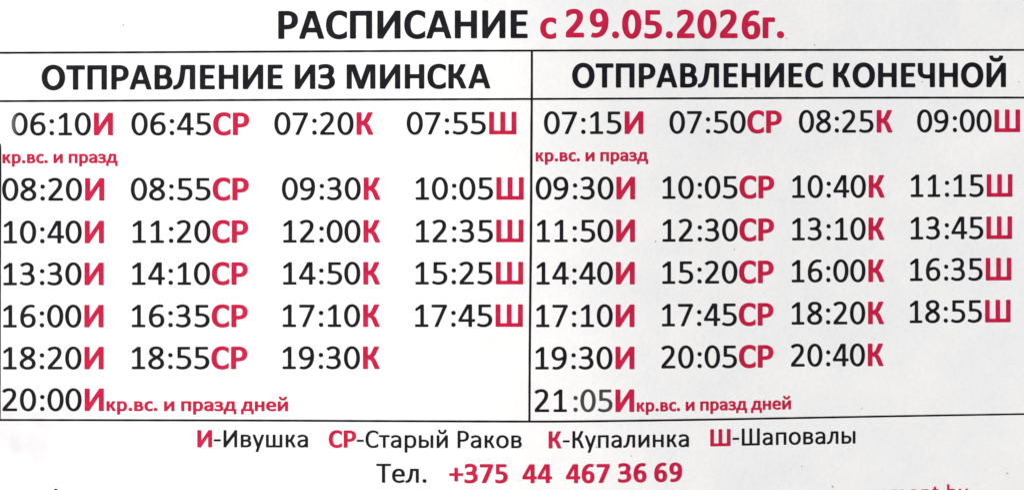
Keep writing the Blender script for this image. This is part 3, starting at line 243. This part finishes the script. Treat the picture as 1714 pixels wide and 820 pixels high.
    ('B', '+', 4, 72, 4, '0,431 1,494 7,506 16,511 37,514 248,514 263,517 272,523 276,532 277,547 278,784 281,794 287,802 295,806 307,807 417,807 431,803 438,796 441,787 442,772 443,543 445,529 451,520 459,516 474,514 701,512 711,508 717,500 720,488 720,467 719,403 714,392 704,385 683,383 472,382 457,380 448,373 444,364 443,349 442,113 439,103 433,96 425,92 413,90 303,90 289,94 282,102 279,111 278,126 277,353 275,367 269,376 261,380 246,382 19,384 9,388 3,397 0,408'),
    ('B', 'o', 5, 74, 5, '0,367 2,408 6,447 14,483 26,519 40,553 58,585 79,614 102,641 128,665 157,687 187,705 221,720 256,732 291,740 327,745 369,747 412,745 448,740 483,732 518,721 552,705 582,688 611,666 637,642 661,614 682,586 700,553 714,521 725,484 733,448 738,409 740,368 738,327 734,288 726,252 715,216 700,182 683,151 662,121 638,93 612,69 583,47 552,29 519,14 486,2 447,-6 409,-11 373,-12 334,-12 297,-7 258,1 224,12 191,27 159,46 131,67 104,91 80,118 59,148 41,179 26,213 15,249 7,286 2,324/200,367 203,317 212,272 228,231 248,194 273,166 303,144 334,132 369,128 404,132 436,144 466,166 492,194 512,231 528,272 537,317 540,367 537,417 528,462 513,503 493,538 468,567 438,589 406,602 371,606 336,602 303,589 273,568 248,539 228,504 212,462 203,417'),
    ('B', 'e', 5.5, 71.4, 4.5, '0,369 2,418 9,466 20,508 36,548 56,586 80,619 108,649 141,676 177,697 218,715 262,728 308,736 359,740 408,738 457,732 502,721 557,699 581,684 604,668 625,649 644,628 660,606 674,582 687,555 697,527 705,497 711,464 714,429 714,354 712,339 708,329 702,324 692,321 638,319 596,312 237,311 219,309 210,304 205,293 207,274 218,239 232,210 245,191 262,173 279,160 301,148 334,137 373,130 418,128 471,132 508,138 541,147 577,162 623,187 637,190 647,185 657,173 701,99 708,81 706,69 698,61 653,39 586,17 512,2 442,-3 369,-3 303,5 241,20 186,41 138,69 96,105 62,146 34,194 16,246 4,304/205,447 206,438 211,431 218,427 229,425 479,425 503,428 510,433 514,441 514,466 501,514 483,553 470,571 454,584 434,595 413,603 387,607 357,607 331,604 306,597 287,588 269,576 254,562 241,544 228,523 217,498 208,468'),
    ('B', 'n', 9, 62.2, 8, '0,48 0,704 2,718 7,727 14,732 26,735 167,735 179,732 199,722 209,720 267,733 308,738 353,740 397,736 443,727 483,712 520,691 552,663 577,632 596,597 610,557 619,512 622,446 622,107 622,24 618,12 611,4 589,0 461,0 444,3 434,11 431,22 430,38 430,464 425,516 413,559 406,573 396,583 383,592 368,597 351,599 329,599 288,590 249,571 228,556 209,539 199,527 194,514 193,488 192,37 191,21 188,11 179,3 164,0 19,1 9,6 3,14 0,26'),
    ('B', 'm', 9, 105.2, 8, '0,48 0,703 1,716 5,724 11,730 19,734 167,735 179,732 199,722 209,720 264,732 302,738 344,740 386,738 426,731 462,721 497,705 533,683 546,679 559,682 611,707 656,723 703,734 753,739 803,739 852,732 894,720 934,701 956,687 976,669 993,651 1008,631 1021,608 1032,582 1046,528 1050,494 1052,447 1052,22 1049,13 1044,7 1037,2 1026,0 889,0 876,2 867,8 862,17 860,32 860,242 859,479 852,528 840,566 830,579 818,589 802,596 782,599 758,599 733,594 710,587 687,576 661,558 637,537 626,523 621,508 622,43 622,24 619,14 611,4 593,0 462,0 449,1 441,5 433,14 430,31 430,463 428,497 422,529 416,552 409,568 399,581 387,590 371,596 352,599 329,599 306,595 271,583 236,562 205,534 198,524 194,513 193,487 192,37 192,22 188,12 179,3 164,0 21,1 9,6 3,13 1,24'),
    ('B', 'r', 9, 46, 0, '0,48 0,697 1,716 6,726 14,732 28,735 157,735 177,733 199,724 209,723 283,738 316,740 349,739 431,730 451,726 458,721 463,714 465,694 454,612 451,600 444,593 436,589 424,589 326,599 306,597 287,592 262,579 238,559 215,529 198,499 194,484 193,464 192,33 191,18 187,9 178,3 163,0 19,1 9,6 3,14 0,26'),
    ('B', 't', 1, 48, 2, '0,653 1,711 3,721 8,728 14,732 24,734 84,736 94,741 100,748 104,767 105,898 111,912 117,917 126,919 262,920 276,919 285,916 292,908 296,896 297,764 298,752 303,743 311,738 323,735 436,734 447,732 454,726 458,718 460,707 460,639 458,622 452,612 444,607 432,605 318,604 306,599 299,589 296,566 296,233 302,157 306,146 316,137 329,132 348,131 451,142 461,140 469,134 475,117 484,47 483,31 478,20 471,15 458,12 361,1 321,1 274,7 233,17 198,33 169,54 145,82 130,107 119,134 110,167 106,202 104,243 104,564 102,587 97,597 86,603 26,605 11,610 5,616 2,623'),
    ('B', 'b', 9, 69.5, 5.5, '0,48 0,1038 1,1058 4,1069 13,1077 27,1080 149,1080 176,1078 183,1074 188,1068 192,1058 192,1043 193,748 195,733 200,724 207,721 216,721 273,733 323,739 362,740 399,738 447,731 489,720 529,704 564,684 595,659 622,629 646,594 664,557 679,509 689,459 694,398 694,343 689,287 678,233 662,184 641,142 622,113 601,87 577,64 551,45 522,28 489,14 457,4 421,-3 377,-7 319,-6 272,-1 209,12 199,11 178,2 166,0 23,1 11,5 3,13 1,24/192,482 193,222 197,209 203,198 233,171 271,149 313,136 338,133 364,133 384,135 402,140 429,155 452,179 471,216 486,263 494,306 498,353 498,404 493,453 484,494 470,533 455,559 436,579 421,588 404,594 364,600 317,596 273,584 233,563 214,549 202,537 197,528 194,518'),
    ('B', 'y', 1, 70, 1, '9,717 11,725 16,730 23,733 36,735 176,735 191,732 201,724 211,702 328,354 337,336 346,330 354,335 364,353 488,701 499,724 512,733 531,735 666,735 678,733 687,728 691,717 687,698 519,228 353,-238 342,-263 330,-272 311,-275 174,-275 162,-273 153,-268 149,-258 151,-244 236,-6 240,11 240,24 223,79 15,691'),
    ('B', '9', 7.2, 66, 7, '661,578 657,487 647,404 631,329 609,261 580,199 544,144 503,98 456,59 408,31 359,10 303,-6 243,-15 174,-17 122,-11 87,-4 57,5 44,12 38,21 38,33 45,51 85,138 92,148 98,154 106,156 113,156 153,144 182,139 213,139 244,143 276,152 304,165 331,182 354,204 380,236 402,274 422,323 433,363 431,374 427,378 421,380 409,380 363,370 301,364 249,367 198,376 153,393 113,417 78,447 49,486 26,529 17,557 9,587 0,651 -1,686 0,721 9,788 25,842 48,890 79,931 98,949 118,964 159,988 211,1006 264,1015 321,1017 374,1013 426,1001 472,983 514,958 549,928 579,894 604,854 625,809 641,759 652,704 659,647/458,618 455,658 449,698 441,734 431,767 418,796 404,818 388,836 371,848 344,858 313,861 281,859 256,850 239,837 226,818 215,791 207,757 203,721 201,683 203,648 208,614 216,583 226,558 238,541 253,529 276,522 304,521 338,526 373,538 410,558 443,583 454,598'),]
GLYPH = {}
for wt, ch, lsb, wid, rsb, enc in GLYPH_ROWS:
    islands = []
    if enc:
        for isl in enc.split('|'):
            loops = []
            for lp in isl.split('/'):
                loops.append([(int(a) / 10.0, int(b) / 10.0) for a, b in (q.split(',') for q in lp.split(' '))])
            pts = [p for lp in loops for p in lp]
            outw = []
            for lp in loops:                                   # outward directions, for ink spread
                n = len(lp)
                for i in range(n):
                    a, b, c = lp[i - 1], lp[i], lp[(i + 1) % n]
                    d0 = Vector((b[0] - a[0], b[1] - a[1])).normalized(); d1 = Vector((c[0] - b[0], c[1] - b[1])).normalized()
                    m = Vector((-d0.y - d1.y, d0.x + d1.x))
                    m = m.normalized() / max(0.5, math.sqrt(max(0.0, (1 + d0.dot(d1)) / 2))) if m.length > 1e-6 else Vector((0, 0))
                    outw.append((m.x, m.y))
            tris = tessellate_polygon([[Vector((x, y, 0)) for x, y in lp] for lp in loops])
            islands.append((pts, tris, outw))
    GLYPH[(wt, ch)] = (lsb, wid, rsb, islands)

# ------------------------------------------------------------------ object helpers
def link_mesh(name, verts, faces, material, parent=None, label=None):
    c = Vector((0, 0, 0))
    for v in verts: c += v
    c /= len(verts)
    me = bpy.data.meshes.new(name)
    me.from_pydata([v - c for v in verts], [], faces)
    me.update()
    me.materials.append(material)
    o = bpy.data.objects.new(name, me)
    scene.collection.objects.link(o)
    org = c
    if parent is not None:
        o.parent = parent
        q = parent
        while q is not None:
            org = org - q.location
            q = q.parent
    o.location = org
    if label: o["label"] = label
    return o

SPREAD = 0.32                       # ink spread into the paper, in pixels of the sheet
LIFT = 0.00005                      # ink film on the face of the sheet

def layout(segs):
    """pen positions of every glyph of a run; segs = [(text, weight), ...]"""
    x = 0; out = []; lo = None; hi = 0
    for si, (text, wt) in enumerate(segs):
        for ch in text:
            lsb, wid, rsb, isl = GLYPH[(wt, ch)]
            x += lsb
            if isl:
                if lo is None: lo = x
                hi = x + wid
                out.append((si, wt, ch, x))
            x += wid + rsb
    return out, lo, hi

def run(segs, x0, x1, b0, b1, cap, spread=None):
    """meshes (verts, faces) of each segment of a printed run whose ink reaches from x0 to x1"""
    glyphs, lo, hi = layout(segs)
    res = [([], []) for _ in segs]
    for si, wt, ch, gx in glyphs:
        V, F = res[si]
        e = (SPREAD if spread is None else spread) / cap * 100.0
        for pts, tris, outw in GLYPH[(wt, ch)][3]:
            base = len(V)
            for (u, v), (ou, ov) in zip(pts, outw):
                u += ou * e; v += ov * e
                t = (gx + u - lo) / (hi - lo)
                V.append(at(x0 + (x1 - x0) * t, b0 + (b1 - b0) * t - v * cap / 100.0, LIFT))
            for a, b, c in tris:
                A, B, C = V[base + a], V[base + b], V[base + c]
                nrm = (B - A).cross(C - A)
                F.append((base + a, base + b, base + c) if nrm.y < 0 else (base + a, base + c, base + b))
    return res

def printed(names, inks, segs, x0, x1, b0, b1, cap, labels=None, parent=None, spread=None):
    """first segment = part of the sheet, following segments = its sub-parts"""
    parent = parent or sheet
    first = None
    for i, (V, F) in enumerate(run(segs, x0, x1, b0, b1, cap, spread)):
        o = link_mesh(names[i], V, F, INK[inks[i]], parent if first is None else first, labels[i] if labels else None)
        if first is None: first = o
    return first

def rule(name, pts, material=None):
    """printed rule along (px, py, width) points"""
    V, F = [], []
    fine = []
    for (xa, ya, wa), (xb, yb, wb) in zip(pts, pts[1:]):
        n = max(1, int(math.hypot(xb - xa, yb - ya) / 12))
        for i in range(n):
            t = i / n
            fine.append((xa + (xb - xa) * t, ya + (yb - ya) * t, wa + (wb - wa) * t))
    fine.append(pts[-1])
    vert = abs(pts[-1][1] - pts[0][1]) > abs(pts[-1][0] - pts[0][0])
    for i, (x, y, w) in enumerate(fine):
        w += 0.12 * math.sin(i * 1.7) + 0.08 * math.sin(i * 4.1)
        h = max(0.05, w / 2 + SPREAD)
        if vert: V += [at(x - h, y, LIFT * 0.8), at(x + h, y, LIFT * 0.8)]
        else: V += [at(x, y - h, LIFT * 0.6), at(x, y + h, LIFT * 0.6)]
        if i:
            k = 2 * i
            f = (k - 2, k - 1, k + 1, k)
            n = (V[f[1]] - V[f[0]]).cross(V[f[2]] - V[f[0]])
            F.append(f if n.y < 0 else f[::-1])
    return link_mesh(name, V, F, material or M_BLACK, sheet)

def smooth(pts, n=5):
    """Catmull-Rom through (x, y, w)"""
    out = []
    for i in range(len(pts) - 1):
        p0 = pts[max(i - 1, 0)]; p1 = pts[i]; p2 = pts[i + 1]; p3 = pts[min(i + 2, len(pts) - 1)]
        for k in range(n):
            t = k / n
            out.append(tuple(0.5 * (2 * b + (c - a) * t + (2 * a - 5 * b + 4 * c - d) * t * t + (3 * b - a - 3 * c + d) * t ** 3)
                             for a, b, c, d in zip(p0, p1, p2, p3)))
    out.append(pts[-1])
    return out

# ------------------------------------------------------------------ setting: the wall behind the sheet
wy = 0.022
wall_v = [Vector((-1.6, wy, 0.0)), Vector((1.6, wy, 0.0)), Vector((1.6, wy, 2.8)), Vector((-1.6, wy, 2.8)),
          Vector((-1.6, wy + 0.2, 0.0)), Vector((1.6, wy + 0.2, 0.0)), Vector((1.6, wy + 0.2, 2.8)), Vector((-1.6, wy + 0.2, 2.8))]
wall = link_mesh("wall", wall_v, [(0, 1, 2, 3), (5, 4, 7, 6), (4, 0, 3, 7), (1, 5, 6, 2), (3, 2, 6, 7), (4, 5, 1, 0)], wall_material())
wall["kind"] = "structure"

# ------------------------------------------------------------------ the timetable
sheet = bpy.data.objects.new("bus_timetable", None)
scene.collection.objects.link(sheet)
sheet.empty_display_size = 0.05
sheet.location = at(857, 1250)
sheet["label"] = "white paper bus timetable printed in black and crimson, two columns of departure times"
sheet["category"] = "timetable"

X0, X1, Y0, Y1 = -45.0, 1795.0, -60.0, 1250.0      # an A4 sheet, landscape
NX, NY = 150, 84
V, F = [], []
for back in (0, 1):
    for j in range(NY + 1):
        for i in range(NX + 1):
            V.append(at(X0 + (X1 - X0) * i / NX, Y0 + (Y1 - Y0) * j / NY, -0.00015 * back))
N1 = (NX + 1) * (NY + 1)
for j in range(NY):
    for i in range(NX):
        a = j * (NX + 1) + i; b = a + 1; c = b + NX + 1; d = a + NX + 1
        F.append((a, d, c, b)); F.append((N1 + a, N1 + b, N1 + c, N1 + d))
for i in range(NX):
    a = i; b = i + 1; F.append((a, b, N1 + b, N1 + a))
    a = NY * (NX + 1) + i; b = a + 1; F.append((b, a, N1 + a, N1 + b))
for j in range(NY):
    a = j * (NX + 1); b = a + NX + 1; F.append((b, a, N1 + a, N1 + b))
    a = a + NX; b = a + NX + 1; F.append((a, b, N1 + b, N1 + a))
paper = link_mesh("paper", V, F, M_PAPER, sheet)
for f in paper.data.polygons: f.use_smooth = len(f.vertices) == 4 and abs(f.normal.y) > 0.5

# title and date
printed(["title"], "k", [("РАСПИСАНИЕ", 'B')], 466, 882.6, 64.8, 63.4, 46.2)
DATE = [([("с", 'B')], 904.3, 930.2, 64.0, 64.0, 46.2), ([("2", 'B')], 947.2, 976.8, 62.3, 62.3, 46.4),
        ([("9", 'B')], 987.4, 1017.8, 62.0, 61.6, 46.4), ([(".05.202", 'B')], 1024.6, 1233.8, 63.6, 63.3, 46.4),
        ([("6", 'B')], 1241.6, 1272.0, 64.6, 64.6, 46.4), ([("г.", 'B')], 1276.6, 1311.7, 63.5, 63.3, 46.4)]
V, F = [], []
for d in DATE:
    v, f = run(*d)[0]
    k = len(V); V += v; F += [tuple(i + k for i in t) for t in f]
link_mesh("start_date", V, F, M_RED, sheet)

# ruled lines
rule("table_rule", smooth([(1.5, 88.4, 1.6), (10, 88.3, 2.7), (215, 87.5, 2.8), (430, 86.4, 2.8), (645, 85.4, 2.8), (860, 84.7, 2.8),
                           (1075, 84.0, 2.7), (1290, 83.6, 2.7), (1500, 83.5, 2.7), (1718, 83.5, 2.7), (1760, 83.5, 2.7)]))
rule("table_rule", smooth([(1, 169.3, 1.6), (10, 169.2, 2.7), (215, 168.4, 2.8), (430, 167.3, 2.8), (645, 166.5, 2.8), (860, 165.7, 2.8),
                           (1075, 164.8, 2.7), (1290, 164.0, 2.7), (1500, 163.4, 2.7), (1718, 163.2, 2.7), (1760, 163.2, 2.7)]))
rule("table_rule", smooth([(-6, 702.8, 2.8), (215, 703.2, 2.8), (430, 703.7, 2.8), (645, 704.6, 2.8), (860, 705.4, 2.9), (960, 705.2, 2.9),
                           (1075, 703.8, 2.8), (1180, 702.2, 2.8), (1290, 700.2, 2.7), (1500, 696.4, 2.5), (1718, 692.8, 2.3), (1760, 692.1, 2.3)]))
rule("column_rule", smooth([(890.1, 86, 2.9), (889.9, 160, 3.0), (889.3, 250, 3.3), (888.6, 390, 3.3), (887.4, 500, 3.2), (886.5, 600, 3.1), (886.0, 704.5, 3.0)]))
rule("column_rule", smooth([(-0.2, 240, 0.4), (0.3, 252, 2.6), (0.4, 330, 2.4), (0.1, 450, 2.0), (-0.2, 600, 1.8), (-0.4, 702, 1.8)]))

# column headings
printed(["column_heading"], "k", [("ОТПРАВЛЕНИЕ ИЗ МИНСКА", 'B')], 70, 820.4, 149.9, 147.6, 40.3)
printed(["column_heading"], "k", [("ОТПРАВЛЕНИЕС КОНЕЧНОЙ", 'B')], 957.8, 1683.2, 146.4, 145.4, 40.1)

# departures: time, route code, ink from x0 to x1, baseline at both ends
TIMES = [
    ("06:10", "И", 19.6, 188.5, 226.2, 226.0), ("06:45", "СР", 220.2, 416.6, 226.0, 225.8),
    ("07:20", "К", 459.4, 624.8, 225.4, 225.2), ("07:55", "Ш", 681.0, 863.8, 224.8, 224.4),
    ("08:20", "И", 3.8, 174.0, 335.6, 335.4), ("08:55", "СР", 219.2, 415.8, 335.2, 334.9),
    ("09:30", "К", 472.1, 636.6, 334.5, 334.3), ("10:05", "Ш", 695.9, 876.0, 334.1, 333.9),
    ("10:40", "И", 6.3, 173.4, 407.0, 406.7), ("11:20", "СР", 222.0, 414.8, 406.3, 406.0),
    ("12:00", "К", 474.3, 636.3, 405.7, 405.5), ("12:35", "Ш", 696.2, 875.6, 405.4, 405.0),
    ("13:30", "И", 6.0, 173.0, 477.1, 476.8), ("14:10", "СР", 221.2, 414.2, 476.5, 476.3),
    ("14:50", "К", 474.0, 636.0, 476.0, 475.8), ("15:25", "Ш", 695.5, 875.0, 475.8, 475.5),
    ("16:00", "И", 5.6, 172.8, 547.7, 547.5), ("16:35", "СР", 220.9, 414.0, 547.3, 547.2),
    ("17:10", "К", 473.4, 635.7, 546.9, 546.8), ("17:45", "Ш", 694.9, 874.5, 546.8, 546.6),
    ("18:20", "И", 5.5, 173.0, 617.9, 617.7), ("18:55", "СР", 220.8, 413.4, 617.5, 617.4),
    ("19:30", "К", 473.2, 635.5, 617.3, 617.2), ("20:00", "И", 4.4, 173.2, 687.6, 687.5),
    ("07:15", "И", 910.7, 1076.2, 224.0, 223.7), ("07:50", "СР", 1120.7, 1307.8, 223.2, 222.2),
    ("08:25", "К", 1337.3, 1493.8, 221.8, 221.4), ("09:00", "Ш", 1535.2, 1706.8, 221.0, 220.6),
    ("09:30", "И", 896.8, 1062.4, 333.6, 333.2), ("10:05", "СР", 1109.0, 1295.2, 332.4, 331.4),
    ("10:40", "К", 1326.2, 1480.6, 330.8, 330.2), ("11:15", "Ш", 1524.6, 1694.0, 329.4, 328.8),
    ("11:50", "И", 898.8, 1062.2, 405.0, 404.7), ("12:30", "СР", 1109.1, 1295.0, 404.2, 402.8),
    ("13:10", "К", 1326.0, 1480.2, 402.0, 401.3), ("13:45", "Ш", 1524.4, 1693.4, 400.4, 399.4),
    ("14:40", "И", 898.2, 1061.8, 475.9, 475.6), ("15:20", "СР", 1108.7, 1294.4, 474.7, 473.4),
    ("16:00", "К", 1325.4, 1480.0, 472.2, 471.4), ("16:35", "Ш", 1523.4, 1692.2, 469.9, 468.7),
    ("17:10", "И", 897.6, 1061.4, 547.1, 546.8), ("17:45", "СР", 1108.2, 1294.0, 545.9, 544.4),
    ("18:20", "К", 1325.2, 1479.5, 542.9, 542.0), ("18:55", "Ш", 1523.0, 1690.9, 540.3, 538.9),
    ("19:30", "И", 896.3, 1061.3, 617.9, 617.4), ("20:05", "СР", 1107.3, 1294.0, 616.2, 614.8),
    ("20:40", "К", 1324.2, 1478.8, 613.2, 612.2),
]
for t, code, x0, x1, b0, b1 in TIMES:
    printed(["departure_time", "route_code"], "fr" if t == "06:10" else "kr", [(t, 'R'), (code, 'B')], x0, x1, b0, b1, 37.2)
last = printed(["departure_time"], "k", [("21", 'R')], 895.2, 948.2, 689.2, 689.0, 37.2)
printed(["departure_minutes"], "g", [(":05", 'R')], 960.0, 1024.6, 689.0, 688.8, 37.0, ["faded grey minutes"], last)
printed(["route_code"], "r", [("И", 'B')], 1030.3, 1061.0, 689.2, 688.9, 37.2, None, last)

# crimson notes about Sundays and holidays
printed(["service_note"], "r", [("кр.вс. и празд", 'B')], 4.4, 196.3, 273.0, 272.5, 20.4)
printed(["service_note"], "r", [("кр.вс. и празд", 'B')], 896.8, 1084.3, 270.0, 269.3, 20.2)
printed(["service_note"], "r", [("кр.вс. и празд дней", 'B')], 178.4, 481.6, 687.6, 687.8, 21.8)
printed(["service_note"], "r", [("кр.вс. и празд дней", 'B')], 1066.0, 1323.4, 688.6, 684.8, 20.4)

# key to the route codes
printed(["legend_name"], "k", [("-Ивушка", 'R')], 358.0, 515.0, 748.2, 748.4, 28.3)
printed(["route_code"], "r", [("И", 'B')], 330.5, 354.5, 748.3, 748.3, 28.4)
printed(["legend_name"], "k", [("-Старый Раков", 'R')], 597.4, 872.8, 749.0, 749.6, 28.3)
printed(["route_code"], "r", [("СР", 'B')], 550.4, 595.6, 748.8, 748.8, 28.3)
printed(["legend_name"], "k", [("-Купалинка", 'R')], 942.2, 1152.6, 750.0, 747.6, 28.3)
printed(["route_code"], "r", [("К", 'B')], 918.4, 939.6, 750.0, 750.0, 28.2)
printed(["legend_name"], "k", [("-Шаповалы", 'R')], 1226.2, 1431.2, 745.6, 741.9, 28.0)
printed(["route_code"], "r", [("Ш", 'B')], 1189.0, 1222.2, 746.6, 746.0, 28.0)

# telephone line
printed(["phone_label"], "k", [("Тел.", 'R')], 630.0, 713.3, 807.5, 807.6, 31.2)
V, F = [], []
for txt, x0, x1, b0, b1 in [("+375", 752.0, 849.3, 808.0, 808.1), ("44", 874.5, 923.3, 808.3, 808.2),
                            ("467", 947.4, 1020.0, 808.2, 807.8), ("36", 1034.5, 1081.5, 807.0, 806.6), ("69", 1095.2, 1141.2, 806.3, 805.6)]:
    v, f = run([(txt, 'B')], x0, x1, b0, b1, 31.2)[0]
    k = len(V); V += v; F += [tuple(i + k for i in t) for t in f]
link_mesh("phone_number", V, F, M_RED, sheet)

# web address running out of the picture at the bottom, and the tip of another printed mark
printed(["web_address"], "r", [("remont.by", 'B')], 1456.0, 1621.0, 836.8, 834.0, 23.0, spread=-0.45)

def dot(name, px, py, r, material):
    V = [at(px, py, LIFT)]; F = []
    n = 14
    for i in range(n):
        a = 2 * math.pi * i / n
        rr = r * (1 + 0.22 * math.sin(2 * a + px) + 0.12 * math.sin(3 * a + py))
        V.append(at(px + rr * math.cos(a), py + rr * math.sin(a), LIFT))
        F.append((0, 1 + i, 1 + (i + 1) % n))
    return link_mesh(name, V, F, material, sheet)
dot("printed_mark", 94.0, 820.6, 2.9, M_BLACK)
for px, py, r in [(206, 42, 1.2), (1363, 75, 1.0), (1543, 137, 0.9), (1705, 137, 0.9), (1686, 792, 1.3), (1342, 780, 1.0), (1393, 814, 1.4),
                  (1442, 684, 1.0), (1056, 763, 1.0), (1258, 148, 0.9), (998, 748, 1.2), (1229, 417, 0.9), (1097, 404, 1.1), (1316, 64, 0.9)]:
    dot("ink_speck", px, py, r, M_SPECK)
